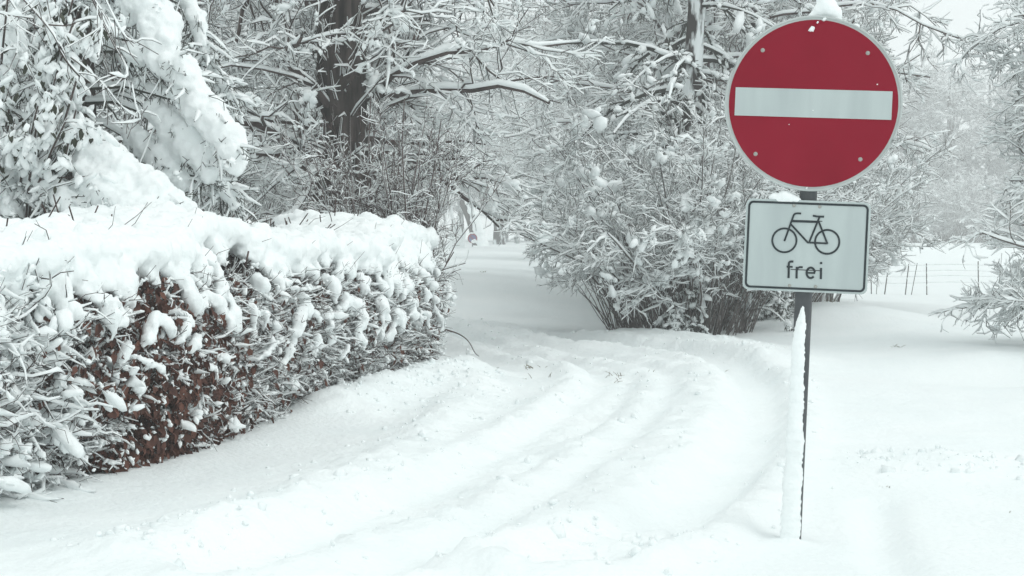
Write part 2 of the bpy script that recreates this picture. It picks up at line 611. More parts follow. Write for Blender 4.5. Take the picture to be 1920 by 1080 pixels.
def stroke(mb, pts, w, y0, y1):
    p = np.asarray(pts, float)
    T = np.gradient(p, axis=0)
    d = np.diff(p, axis=0)
    d = unit(d)
    nrm = np.stack([-d[:, 1], d[:, 0]], -1)
    off = []
    for i in range(len(p)):
        if i == 0:
            m = nrm[0]
        elif i == len(p) - 1:
            m = nrm[-1]
        else:
            m = unit(nrm[i - 1] + nrm[i])
            m = m / max(.5, float(m @ nrm[i]))
        off.append(m * w / 2)
    off = np.array(off)
    A, B = p + off, p - off
    n = len(p)
    mk = lambda q, y: np.stack([q[:, 0], np.full(n, y), q[:, 1]], -1)
    V = np.concatenate([mk(A, y0), mk(B, y0), mk(A, y1), mk(B, y1)])
    j = np.arange(n - 1)
    F = [np.stack([j, j + 1, n + j + 1, n + j], -1), np.stack([j, 2 * n + j, 2 * n + j + 1, j + 1], -1), np.stack([n + j, n + j + 1, 3 * n + j + 1, 3 * n + j], -1),
         np.array([[0, n, 3 * n, 2 * n], [n - 1, 3 * n - 1, 4 * n - 1, 2 * n - 1]])]
    mb.add(V, F)


def rivet_mesh(r, h):
    n = 12
    V = np.concatenate([disc_v(r, n, 0), disc_v(r * .7, n, -h * .8), [[0, -h, 0]]])
    j = np.arange(n)
    k = (j + 1) % n
    return MB().add(V, [np.stack([j, k, n + k, n + j], -1), np.stack([n + j, n + k, np.full(n, 2 * n)], -1)]).mesh('rivet', 'rivet')


def build_sign():
    bx, by, _ = px(1486, 1008, 5.55)
    root = empty('no_entry_sign', (bx, by, 0.0), 'red round no-entry sign with white bar over a bicycle plate on a snow-crusted post', 'road sign', local=True)
    root.rotation_euler = (math.radians(-.6), math.radians(2.25), math.radians(-8))
    # post (its foot goes on below the snow)
    zz = np.array([-.5, 0, .5, 1.0, 1.5, 1.74])
    V, F = tubes(np.stack([np.zeros(6), np.zeros(6), zz], -1)[None], np.full((1, 6), .030), 24)
    post = MB().add(V, F).build('post', 'steel', root)
    cap = MB().add(*extr(circle2(.0305, 24), -.006, .006)).build('post_cap', 'steel', post)
    cap.rotation_euler = (math.pi / 2, 0, 0)
    cap.location = (0, 0, 1.745)
    YF = -.036
    # round panel
    zc = 1.503
    panel = MB().add(*extr(circle2(.3, 96), YF - .002, YF + .004)).build('round_panel', 'sign_rim', root, smooth=False)
    panel.location = (0, 0, zc)
    # folded rim: a raised ring round the edge
    nn = 96
    a = np.linspace(0, 2 * math.pi, nn + 1)
    ringP = np.stack([.2975 * np.cos(a), np.full(nn + 1, YF - .002), .2975 * np.sin(a)], -1)[None]
    MB().add(*tubes(ringP, np.full((1, nn + 1), .0042), 8)).build('rim', 'sign_rim', panel)
    MB().add(*extr(circle2(.2865, 96), YF - .0038, YF - .0025)).build('red_face', 'sign_red', panel, smooth=False)
    bw, bh = .531, .097
    bar = np.array([(-bw / 2, -bh / 2), (bw / 2, -bh / 2), (bw / 2, bh / 2), (-bw / 2, bh / 2)])
    MB().add(*extr(bar, YF - .0052, YF - .0042)).build('white_bar', 'sign_white', panel, smooth=False)
    rv = rivet_mesh(.0075, .004)
    c, s = math.cos(math.radians(1.6)), math.sin(math.radians(1.6))
    for (u, v) in ((1431, 96), (1623, 102), (1421, 289), (1613, 298)):
        dx, dz = (u - 1525) * .00185, (195 - v) * .00185
        o = link('rivet', rv, panel)
        o.location = (dx * c - dz * s, YF - .0038, dx * s + dz * c)
    rng = np.random.default_rng(3)
    # chips of snow stuck to the face
    for u, v, r in ((1521, 57, .012), (1543, 40, .007), (1531, 45, .004), (1641, 160, .0025), (1482, 234, .002), (1525, 208, .002), (1516, 352, .004)):
        dx, dz = (u - 1525) * .00185, (195 - v) * .00185
        o = MB().add(*lumps(rng, np.array([[dx * c - dz * s, YF - .005, dx * s + dz * c]]), np.array([[r, r * .4, r * .8]]), D=np.array([[1, 0, .5]]), level=2)).build('snow_fleck', 'snow', panel)
    # clamps behind
    for z in (1.38, 1.62, 1.10, .93):
        P = np.array([[[-.05, -.031, z], [.05, -.031, z]]])
        MB().add(*tubes(P, np.full((1, 2), .008), 6)).build('clamp', 'steel', root)
    # bicycle plate
    zp = 1.012
    W, H = .424, .316
    plate = MB().add(*extr(round_rect(W, H, .022), YF - .002, YF + .002)).build('bicycle_plate', 'sign_white', root, smooth=False)
    plate.location = (.0, 0, zp)
    e = .0075
    MB().add(*ring_sheet(round_rect(W - 2 * e, H - 2 * e, .018), round_rect(W - 2 * e - .0145, H - 2 * e - .0145, .012), YF - .0036, YF - .0024)).build('black_border', 'sign_black', plate, smooth=False)
    q = .4455e-3

    def cp(u, v):
        dx, dz = (u - 643) * q, (506 - v) * q
        return (dx * c - dz * s, dx * s + dz * c)
    y0, y1 = YF - .0036, YF - .0024
    mb = MB()
    for ctr in ((474, 462), (800, 470)):
        cc = cp(*ctr)
        mb.add(*ring_sheet(circle2(.0444, 56, cc), circle2(.0378, 56, cc), y0, y1))
    w = .0064
    arc = smooth_poly([cp(598, 253), cp(568, 251), cp(544, 258), cp(534, 290)], 3)
    stroke(mb, arc + [cp(474, 468)], w, y0 - .0002, y1)
    stroke(mb, [cp(524, 314), cp(737, 318)], w, y0 - .0004, y1)
    stroke(mb, [cp(517, 332), cp(652, 476), cp(804, 482)], w, y0 - .0006, y1)
    stroke(mb, [cp(738, 280), cp(662, 478)], w, y0 - .0008, y1)
    stroke(mb, [cp(733, 314), cp(803, 486)], w, y0 - .001, y1)
    stroke(mb, [cp(688, 269), cp(722, 275), cp(773, 276)], .0066, y0 - .0012, y1)
    mb.build('bicycle_symbol', 'sign_black', plate, smooth=False)
    lw = .0074
    L = MB()
    stroke(L, [cp(511, 754), cp(511, 668)] + smooth_poly([cp(511, 660), cp(511, 632), cp(526, 625), cp(546, 626)], 3), lw, y0, y1)
    stroke(L, [cp(495, 666), cp(541, 667)], lw * .85, y0 - .0002, y1)
    L.build('letter_f', 'sign_black', plate, smooth=False)
    L = MB()
    stroke(L, [cp(572, 666), cp(572, 756)], lw, y0, y1)
    stroke(L, smooth_poly([cp(572, 696), cp(578, 676), cp(596, 667), cp(618, 669)], 3), lw * .9, y0 - .0002, y1)
    L.build('letter_r', 'sign_black', plate, smooth=False)
    L = MB()
    ang = np.radians(np.linspace(5, 318, 30))
    stroke(L, [cp(679 + 31 * math.cos(t), 711 - 40 * math.sin(t)) for t in ang], lw, y0, y1)
    stroke(L, [cp(648, 711), cp(713, 712)], lw * .8, y0 - .0002, y1)
    L.build('letter_e', 'sign_black', plate, smooth=False)
    L = MB()
    stroke(L, [cp(757, 672), cp(757, 758)], lw, y0, y1)
    stroke(L, [cp(757, 626), cp(757, 642)], lw * 1.05, y0, y1)
    L.build('letter_i', 'sign_black', plate, smooth=False)
    rv2 = rivet_mesh(.006, .003)
    for u, v in ((543, 192), (739, 199), (520, 812), (718, 817)):
        o = link('rivet', rv2, plate)
        x, z = cp(u, v)
        o.location = (x, YF - .0026, z)
    # snow: heap on the disc, chunk on the plate, crust along the windward side of the post
    blob_mass('snow_cap', chain([(-.01, -.005, 1.80), (.035, 0, 1.84), (.07, .0, 1.805)], [.018, .036, .016]) + chain([(.02, 0, 1.865), (.05, 0, 1.885)], [.03, .018]) + chain([(-.09, -.02, 1.785), (.14, -.02, 1.77)], [.010, .010]), .006, root, .006, .05, 4)
    blob_mass('snow_chunk', chain([(-.125, -.02, 1.176), (-.085, -.022, 1.178), (-.03, -.03, 1.17)], [.012, .024, .008]), .005, root, .005, .04, 3)
    n, k = 120, 14
    rr = np.random.default_rng(12)
    z = np.linspace(-.06, .832, n)
    t = (z - z[0]) / (z[-1] - z[0])
    nzr = np.convolve(rr.normal(0, 1, n + 8), np.ones(5) / 5, 'same')[4:-4]
    nzl = np.convolve(rr.normal(0, 1, n + 16), np.ones(9) / 9, 'same')[8:-8]
    endt = np.clip((1 - t) / .10, 0, 1) ** .6
    right = (.024 - .016 * np.clip((t - .25) / .75, 0, 1) + .0035 * nzr)
    left = -(.027 + .019 * (1 - t) ** .8 + .004 * nzl)
    left = np.where(t > .86, left * (1 - (t - .86) / .14) + (-.012) * (t - .86) / .14, left)
    mid = (right + left) / 2
    wd = (right - left) / 2 * endt
    a = np.linspace(0, 2 * math.pi, k, endpoint=False)
    X = mid[:, None] * (endt[:, None] * .7 + .3) + wd[:, None] * np.cos(a)[None]
    Yy = -.024 - (.020 * endt)[:, None] * np.clip(np.sin(a), -.4, 1)[None] - .004 * np.sin(z * 21)[:, None]
    Z = np.repeat(z[:, None], k, 1)
    V = np.stack([X, Yy, Z], -1)
    V[..., :2] += rr.normal(0, .0014, V[..., :2].shape) * endt[:, None, None]
    V = V.reshape(-1, 3)
    ij = (np.arange(n - 1) * k)[:, None] + np.arange(k)[None]
    ij2 = (np.arange(n - 1) * k)[:, None] + (np.arange(k)[None] + 1) % k
    F = np.stack([ij, ij2, ij2 + k, ij + k], -1).reshape(-1, 4)
    MB().add(V, [F, (np.arange(k) + (n - 1) * k)[None, :]]).build('snow_crust', 'snow', root)


build_sign()


# ------------------------------------------------------------------ the hedge along the lane
HL = np.array(HEDGE_LINE)
_seg = np.linalg.norm(np.diff(HL, axis=0), axis=1)
HS = np.concatenate([[0], np.cumsum(_seg)])


def hedge_frame(s):
    x, y = np.interp(s, HS, HL[:, 0]), np.interp(s, HS, HL[:, 1])
    e = .25
    t = np.stack([np.interp(s + e, HS, HL[:, 0]) - np.interp(s - e, HS, HL[:, 0]), np.interp(s + e, HS, HL[:, 1]) - np.interp(s - e, HS, HL[:, 1])], -1)
    t = unit(t)
    nrm = np.stack([t[..., 1], -t[..., 0]], -1)          # towards the lane
    return np.stack([x, y], -1), t, nrm


def s_of_y(y):
    return float(np.interp(y, HL[:, 1], HS))


def face_back(z):
    """how far the clipped face lies back from the foot line at height z"""
    return -.10 * np.clip(z / .5, 0, 1) + .02 + .42 * np.clip((z - .62) / .5, 0, 1) ** 1.8


def hedge_pts(s, d, z):
    """d = depth behind the face"""
    p, t, n = hedge_frame(s)
    q = p - n * (d + face_back(z))[:, None]
    return np.concatenate([q, z[:, None]], 1), t, n


def hedge_top(s):
    return 1.04 + .05 * np.sin(s * 1.7) + .03 * np.sin(s * 4.1 + 1)


def hedge_section(name, label, s0, s1, seed, ntw, twig_mat, w0, h0, cap=True, leaves=0, cover=.8, nl=0, lsize=.02, tl=.24, capstart=0.0, hole=None, zmax=.80, ang_up=.2, dmin=.07, llevel=1, npt=4, capden=1.0):
    rng = np.random.default_rng(seed)
    mid, _, _ = hedge_frame(np.array([(s0 + s1) / 2]))
    root = empty(name, (mid[0, 0], mid[0, 1], 0), label, 'hedge', 'clipped hedge along the lane')
    Ls = s1 - s0
    # upright stems inside
    ns = int(26 * Ls)
    s = rng.uniform(s0, s1, ns)
    d = rng.uniform(.18, .62, ns)
    z = np.zeros(ns) - .05
    P0, t, n = hedge_pts(s, d, z)
    pts = [P0]
    dr = unit(np.concatenate([rng.normal(0, .12, (ns, 2)), np.ones((ns, 1))], 1))
    for i in range(4):
        pts.append(pts[-1] + dr * .26)
        dr = unit(dr + rng.normal(0, .14, (ns, 3)) * np.array([1, 1, 0]))
    SP = np.stack(pts, 1)
    SR = rng.uniform(.006, .014, ns)[:, None] * np.linspace(1, .4, 5)[None]
    MB().add(*tubes(SP, SR, 5)).build('stems', twig_mat, root)
    # twigs of the clipped face: start inside, end at the face
    s = rng.uniform(s0, s1, ntw)
    z = rng.uniform(.03, zmax, ntw)
    d = np.abs(rng.normal(.10, .09, ntw)) + dmin
    if hole is not None:
        hs, hz, hr, hh = hole
        inside = ((s - hs) / hr) ** 2 + ((z - hz) / hh) ** 2 < 1
        d = np.where(inside, d + .22, d)
    P0, t, n = hedge_pts(s, d, z)
    n3 = np.concatenate([n, np.zeros((ntw, 1))], 1)
    t3 = np.concatenate([t, np.zeros((ntw, 1))], 1)
    dr = unit(n3 * rng.uniform(.3, 1.2, (ntw, 1)) + t3 * rng.normal(0, .75, (ntw, 1)) + UP * rng.normal(ang_up, .45, (ntw, 1)))
    ln = tl * rng.uniform(.5, 1.2, ntw)
    pts = [P0]
    for i in range(npt - 1):
        pts.append(pts[-1] + dr * (ln / (npt - 1))[:, None])
        dr = unit(dr + rng.normal(0, .38, (ntw, 3)) - UP * .05)
    TP = np.stack(pts, 1)
    TP[..., 2] = np.maximum(TP[..., 2], .02)
    TR = rng.uniform(.0018, .0042, ntw)[:, None] * np.linspace(1, .45, npt)[None]
    mb = MB().add(*tubes(TP, TR, 3))
    P2, R2 = grow(rng, TP, TR, 2, .25, .95, .11, .8, 2, .1, .05, .25, .7, .0012)
    mb.add(*tubes(P2, R2, 3))
    # a darker mesh of twigs deeper in
    nd = int(600 * Ls)
    s = rng.uniform(s0, s1, nd)
    z = rng.uniform(.0, 1.0, nd)
    P0, t, n = hedge_pts(s, rng.uniform(.22, .6, nd), z)
    dr = unit(rng.normal(0, 1, (nd, 3)))
    DP = np.stack([P0, P0 + dr * .12, P0 + dr * .22 + rng.normal(0, .03, (nd, 3))], 1)
    mb.add(*tubes(DP, np.full((nd, 3), .004), 3))
    mb.build('twigs', twig_mat, root, kind='stuff')
    sn = MB()
    sn.add(*snow_on(rng, TP, TR, w0, h0, 5 if llevel == 2 else 3, cover, .85))
    sn.add(*snow_on(rng, P2, R2, w0 * .6, h0 * .6, 3, cover * .65, .8))
    # lumps caught in the forks
    pick = rng.integers(0, ntw, nl)
    C = TP[pick, rng.integers(1, npt, nl)] + UP * .006
    sz = np.exp(rng.normal(math.log(lsize), .42, nl))
    D = unit(TP[pick, -1] - TP[pick, 0]) + rng.normal(0, .25, (nl, 3)) - UP * .3
    sn.add(*cluster(rng, C, sz, D, 4, 1, .16, .013 if llevel == 2 else .017))
    sn.build('snow_on_twigs', 'snow', root, kind='stuff')
    if leaves:
        lf = MB()
        s = rng.normal((s0 + s1) / 2, .26 * Ls, leaves) if leaves > 3000 else rng.uniform(s0, s1, leaves)
        if leaves > 3000:
            s = np.concatenate([s[:-1500], rng.uniform(s0 + .15, s1 + .35, 1500)])
        z = rng.uniform(.02, .86, leaves)
        if leaves > 3000:
            z[-1500:] = rng.uniform(.02, .4, 1500)
        d = np.abs(rng.normal(0, .09, leaves)) - .01
        # leaves sit in drifts
        keep = (vnoise(s, z, .16, 77) + vnoise(s, z, .07, 78) * .6) > -.12
        s, z, d = s[keep], z[keep], d[keep]
        C, t, n = hedge_pts(s, d, z)
        nlv = len(C)
        ax = unit(rng.normal(0, .5, (nlv, 3)) - UP * .9)
        nn = unit(np.concatenate([n, np.zeros((nlv, 1))], 1) + rng.normal(0, .6, (nlv, 3)))
        sd = unit(np.cross(ax, nn))
        nn = np.cross(sd, ax)
        ll = rng.uniform(.028, .055, nlv)[:, None]
        ww = ll * rng.uniform(.26, .40, (nlv, 1))
        cv = rng.uniform(.1, .5, (nlv, 1)) * ww
        V = np.stack([C, C + ax * ll * .35 + sd * ww + nn * cv, C + ax * ll * .5, C + ax * ll * .35 - sd * ww + nn * cv, C + ax * ll * .8 + sd * ww * .6 + nn * cv, C + ax * ll * .8 - sd * ww * .6 + nn * cv, C + ax * ll * 1.15 - nn * cv], 1)
        b = (np.arange(nlv) * 7)[:, None]
        Fq = np.concatenate([b + np.array([[0, 1, 2]]), b + np.array([[0, 2, 3]]), b + np.array([[2, 1, 4]]), b + np.array([[2, 5, 3]]), b + np.array([[2, 4, 6]]), b + np.array([[2, 6, 5]])])
        lf.add(V, Fq)
        ks = rng.random(nlv) < (.15 if leaves > 3000 else .3)
        sn2 = MB().add(*cluster(rng, C[ks] + nn[ks] * .012, np.exp(rng.normal(math.log(.014), .45, ks.sum())), ax[ks], 3, 1, .2, .012))
        sn2.build('snow_on_leaves', 'snow', root, kind='stuff')
        o = lf.build('leaves', 'leaf_brown', root, kind='stuff')
        o['label'] = 'withered brown beech leaves'
    if cap:
        sp = []
        ss = np.arange(s0, s1, .05)
        for sv in ss:
            top = float(hedge_top(sv))
            fade = 1.0
            for d in np.arange(.02, .72, .075):
                z = top - .02 + .035 * math.sin(d * 4.0) + rng.normal(0, .018)
                p, _, _ = hedge_pts(np.array([sv + rng.normal(0, .02)]), np.array([d - .30 * 0 - .12]), np.array([z - .02]))
                sp.append((p[0, 0], p[0, 1], z - .02, rng.uniform(.05, .085) * fade))
        # tongues and pads of snow hanging over the face, in uneven layers
        for _ in range(int(Ls * 50 * capden)):
            sv = rng.uniform(s0 + capstart, s1)
            top = float(hedge_top(sv))
            u = rng.random()
            z0 = top if u < .45 else top - .06 - .60 * rng.random() ** 1.5
            dens = .5 + vnoise(np.array([sv]), np.array([0.0]), .55, 63)[0] + .5
            ln = (rng.uniform(.10, .26) * dens if u < .45 else rng.uniform(.03, .13))
            r0 = rng.uniform(.028, .056) * (1 if u < .45 else .95 - .85 * (top - z0))
            m = 5
            zz = np.linspace(z0, z0 - ln, m)
            drift = rng.normal(0, .07)
            out = rng.uniform(.0, .04)
            pts = []
            for k, zv in enumerate(zz):
                p, _, _ = hedge_pts(np.array([sv + drift * k / (m - 1) + rng.normal(0, .008)]), np.array([-.004 - out * math.sin(k / (m - 1) * math.pi)]), np.array([zv]))
                pts.append(p[0])
            sp += chain(pts, [r0 * 1.05, r0 * rng.uniform(.9, 1.25), r0 * rng.uniform(.8, 1.2), r0 * rng.uniform(.7, 1.0), r0 * .55])
        blob_mass('snow_cap', sp, .0165, root, .022, .06, 2)
        # dark shoot ends standing out of the cap
        nsh = int(6 * Ls)
        s = rng.uniform(s0, s1, nsh)
        z = rng.uniform(.78, 1.08, nsh)
        P0, t, n = hedge_pts(s, np.full(nsh, .06), z)
        dr = unit(np.concatenate([n * .6, np.zeros((nsh, 1))], 1) + rng.normal(0, .35, (nsh, 3)) + UP * .7)
        Q = np.stack([P0, P0 + dr * .12, P0 + dr * .2 + rng.normal(0, .02, (nsh, 3))], 1)
        MB().add(*tubes(Q, np.array([.0022, .0017, .0011])[None].repeat(nsh, 0), 3)).build('shoots', twig_mat, root, kind='stuff')
    return root


sA, sB, sC, sD = s_of_y(5.35), s_of_y(6.45), s_of_y(7.85), s_of_y(12.2)
hedge_section('loose_shrub', 'loose twiggy shrub loaded with snow dollops, ending the clipped hedge beside the brown leaves', sA, sB, 11, 1500, 'twig', .012, .014, cap=True, cover=.75, nl=650, lsize=.026, tl=.27, zmax=.92, ang_up=.1, dmin=.04, llevel=2, npt=6, capden=.6)
hedge_section('beech_hedge', 'stretch of beech hedge still holding withered red-brown leaves under a snow cap', sB, sC, 12, 1500, 'twig_red', .008, .009, leaves=5200, cover=.6, nl=1100, lsize=.017, tl=.19, hole=(s_of_y(7.15), .05, .35, .30), llevel=1, npt=6)
hedge_section('bare_hedge', 'long clipped hedge of bare twigs under a thick rounded snow cap', sC, sD, 13, 5000, 'twig_red', .0075, .009, leaves=1400, cover=.6, nl=2300, lsize=.0165, tl=.18)


# ------------------------------------------------------------------ trees and shrubs
def tree(name, label, cat, base, seed, group=None, h=4.0, r=.26, limbs=14, limb_t=(.12, .95), limb_len=2.6, branches=8, br_len=1.1, twigs=7, tw_len=.5, lets=5, let_len=.22,
         droop=.06, snow_w=.012, snow_h=.016, bark='bark', twigm='twig', lean=(0, 0), limb_ang=1.2, limb_up=.1, clumps=0, clump=.05, rmin=.003, cover=.85, trunk_bend=.03, limb_rf=.35, local=False, lscale=.5, shoots=0, n4=3):
    rng = np.random.default_rng(seed)
    root = empty(name, base, label, cat, group, local=local)
    b = np.array([0, 0, 0.0]) if local else np.asarray(base, float)
    n = 9
    zz = np.linspace(-.3, h, n)
    T = np.stack([b[0] + lean[0] * np.clip(zz, 0, None) + np.cumsum(rng.normal(0, trunk_bend, n)), b[1] + lean[1] * np.clip(zz, 0, None) + np.cumsum(rng.normal(0, trunk_bend, n)), b[2] + zz], -1)
    T[:2, :2] = b[:2]
    TR = r * np.linspace(1, .3, n)
    TR[0] *= 1.25
    # trunk with ridged section
    k = 28
    V, F = tubes(T[None], TR[None], k)
    MBt = MB()
    fine = 6
    TT = np.stack([np.interp(np.linspace(0, n - 1, n * fine), np.arange(n), T[:, c]) for c in range(3)], -1)
    RR = np.interp(np.linspace(0, n - 1, n * fine), np.arange(n), TR)
    V, F = tubes(TT[None], RR[None], k)
    V = V.reshape(n * fine, k, 3)
    ridg = 1 + .09 * np.sin(np.arange(k) * 2 * math.pi / k * 9 + 1.3 * np.sin(TT[:, 2:3] * 3)) + rng.normal(0, .03, (n * fine, k))
    V = TT[:, None] + (V - TT[:, None]) * ridg[..., None]
    MBt.add(V.reshape(-1, 3), F)
    MBt.build('trunk', bark, root)
    P1, R1 = grow(rng, T[None], TR[None], limbs, limb_t[0], limb_t[1], limb_len, limb_ang, 9, limb_up, droop * .8, .24, limb_rf, rmin * 3, .3, lscale * .6)
    P2, R2 = grow(rng, P1, R1, branches, .12, 1.0, br_len, .85, 5, .05, droop, .3, .5, rmin * 1.6, .35, lscale, .35)
    P3, R3 = grow(rng, P2, R2, twigs, .1, 1.0, tw_len, .8, 4, .05, droop, .36, .55, rmin, .4, lscale, .3)
    if shoots:
        Ps, Rs = grow(rng, T[None], TR[None], shoots, .05, .75, 1.0, 1.2, 4, .3, .05, .3, .05, rmin * 1.3, .4, .2)
        P3, R3 = np.concatenate([P3, Ps]), np.concatenate([R3, Rs])
    P4, R4 = grow(rng, P3, R3, lets, .1, 1.0, let_len, .75, n4, .05, droop, .45, .7, rmin * .7, .5, .4, .3)
    mb = MB()
    for P, R, kk in ((P1, R1, 6), (P2, R2, 4), (P3, R3, 3), (P4, R4, 3)):
        mb.add(*tubes(P, R, kk))
    mb.build('crown', twigm, root, kind='stuff')
    sn = MB()
    sn.add(*snow_on(rng, P1, R1, snow_w * 1.1, snow_h * 1.6, 5, 1, .5))
    sn.add(*snow_on(rng, P2, R2, snow_w * 1.1, snow_h * 1.4, 3, cover, .6))
    sn.add(*snow_on(rng, P3, R3, snow_w, snow_h, 3, cover, .7))
    sn.add(*snow_on(rng, P4, R4, snow_w * .8, snow_h * .8, 3, cover, .7))
    if clumps:
        i = rng.integers(0, len(P3), clumps)
        C = P3[i, rng.integers(1, 4, clumps)]
        D = unit(P3[i, 3] - P3[i, 0]) - UP * .35
        sz = clump * np.exp(rng.normal(0, .4, clumps))
        sn.add(*cluster(rng, C, sz, D, 5, 1))
    sn.build('snow_load', 'snow', root, kind='stuff')
    return root


def shrub(name, label, cat, base, seed, group=None, stems=26, h=1.8, spread=.5, br=6, tw=6, lets=3, br_len=.6, tw_len=.3, let_len=.15, arch=.12, r=.012, snow_w=.008, snow_h=.012, twigm='twig', base_r=.2,
          cover=.8, clumps=0, clump=.03, rmin=.0025, local=False, n=7, up=1.0, inner=0, n4=2, t2=.12, prune=None):
    rng = np.random.default_rng(seed)
    root = empty(name, base, label, cat, group, local=local)
    b = np.array([0, 0, 0.0]) if local else np.asarray(base, float)
    a = rng.uniform(0, 2 * math.pi, stems)
    rr = base_r * np.sqrt(rng.random(stems)) * (1 if not inner else 1.0)
    P0 = b + np.stack([rr * np.cos(a), rr * np.sin(a), np.full(stems, -.05)], -1)
    out = np.stack([np.cos(a), np.sin(a), np.zeros(stems)], -1)
    d = unit(out * (spread * rng.uniform(.1, 1.3, stems))[:, None] + UP * up + rng.normal(0, .12, (stems, 3)))
    ln = h * rng.uniform(.65, 1.25, stems)
    pts = [P0]
    for i in range(n - 1):
        pts.append(pts[-1] + d * (ln / (n - 1))[:, None])
        d = unit(d + rng.normal(0, .10, (stems, 3)) + out * arch * .6 - UP * arch)
    P1 = np.stack(pts, 1)
    P1[..., 2] = np.maximum(P1[..., 2], b[2] - .06)
    R1 = (r * rng.uniform(.6, 1.3, stems))[:, None] * np.linspace(1, .3, n)[None]
    mb = MB().add(*tubes(P1, R1, 5))
    if inner:
        a = rng.uniform(0, 2 * math.pi, inner)
        q = base_r * 1.25 * np.sqrt(rng.random(inner))
        A = b + np.stack([q * np.cos(a), q * np.sin(a), np.full(inner, -.05)], -1)
        dd = np.stack([np.cos(a) * .3 + rng.normal(0, .22, inner), np.sin(a) * .3 + rng.normal(0, .22, inner), np.ones(inner)], -1) * rng.uniform(.45, 1.15, (inner, 1))
        I = np.stack([A, A + dd * .4, A + dd * .8 + rng.normal(0, .04, (inner, 3)), A + dd * 1.1 + rng.normal(0, .06, (inner, 3))], 1)
        mb.add(*tubes(I, np.array([[.006, .005, .004, .003]]).repeat(inner, 0), 3))
    mb.build('stems', twigm, root, kind='stuff')
    P2, R2 = grow(rng, P1, R1, br, t2, 1, br_len, .7, 5, .1, arch * .8, .28, .55, rmin * 1.3, .35, .4)
    if prune is not None:
        kp = P2[..., 0].min(1) > prune
        P2, R2 = P2[kp], R2[kp]
    P3, R3 = grow(rng, P2, R2, tw, .1, 1, tw_len, .7, 4, .08, arch * .5, .36, .6, rmin, .4, .4)
    if prune is not None:
        kp = P3[..., 0].min(1) > prune
        P3, R3 = P3[kp], R3[kp]
    P4, R4 = grow(rng, P3, R3, lets, .1, 1, let_len, .7, n4, .08, arch * .3, .35, .7, rmin * .7, .5, .4)
    if prune is not None:
        kp = P4[..., 0].min(1) > prune
        P4, R4 = P4[kp], R4[kp]
    mb = MB()
    for P, R, kk in ((P2, R2, 4), (P3, R3, 3), (P4, R4, 3)):
        P[..., 2] = np.maximum(P[..., 2], b[2] - .03)
        mb.add(*tubes(P, R, kk))
    mb.build('crown', twigm, root, kind='stuff')
    sn = MB()
    sn.add(*snow_on(rng, P1, R1, snow_w, snow_h * 1.3, 5, 1, .5))
    sn.add(*snow_on(rng, P2, R2, snow_w, snow_h * 1.2, 3, cover, .6))
    sn.add(*snow_on(rng, P3, R3, snow_w * .9, snow_h, 3, cover, .7))
    sn.add(*snow_on(rng, P4, R4, snow_w * .7, snow_h * .7, 3, cover, .7))
    if clumps:
        i = rng.integers(0, len(P3), clumps)
        C = P3[i, rng.integers(1, 4, clumps)]
        D = unit(P3[i, 3] - P3[i, 0]) - UP * .3
        sz = clump * np.exp(rng.normal(0, .4, clumps))
        sn.add(*cluster(rng, C, sz, D, 5, 1))
    sn.build('snow_load', 'snow', root, kind='stuff')
    return root


def copy_tree(o, loc, rz, sc, label=None, group=None):
    c = o.copy()
    COL.objects.link(c)
    c.location = tuple(float(v) for v in loc)
    c.rotation_euler = (0, 0, rz)
    c.scale = (sc, sc, sc)
    if label:
        c['label'] = label
    if group:
        c['group'] = group
    for ch in o.children:
        d = ch.copy()
        COL.objects.link(d)
        d.parent = c
    return c


# the big dark trunk behind the hedge
p = px(640, 760, 14.2)
tree('broad_tree', 'big tree with thick dark furrowed trunk behind the hedge', 'tree', (p[0], 14.2, 0), 21, h=7.0, r=.29, limbs=34, limb_t=(.25, .60), limb_len=2.3, branches=8, br_len=1.1, twigs=6, tw_len=.5, lets=3, let_len=.2,
     droop=.07, snow_w=.013, snow_h=.017, clumps=900, clump=.036, rmin=.0042, limb_rf=.2, lean=(-.004, 0), limb_ang=1.35, trunk_bend=.012, shoots=150)

# twiggy shrub that closes the hedge
shrub('hazel_shrub', 'tall bush of fine reddish-grey twigs closing off the far end of the hedge', 'shrub', (-.96, 12.6, 0), 22, stems=80, h=1.75, spread=.05, br=8, tw=6, lets=1, br_len=.27, tw_len=.18, let_len=.12, arch=.015, r=.009,
      snow_w=.006, snow_h=.007, twigm='twig_red', base_r=.24, cover=.5)

# arching shrub on the bank outside the bend
shrub('arching_shrub', 'wide fan-shaped shrub of arching bare branches on the snow bank beyond the ruts', 'shrub', (1.75, 16.6, .0), 23, stems=55, h=2.0, spread=.55, br=8, tw=6, lets=3, br_len=.62, tw_len=.34, let_len=.15, arch=.10, r=.014,
      snow_w=.011, snow_h=.014, twigm='twig_grey', base_r=.6, cover=.85, clumps=600, clump=.045, inner=280, t2=.26, rmin=.0035, n4=3, prune=-.16)


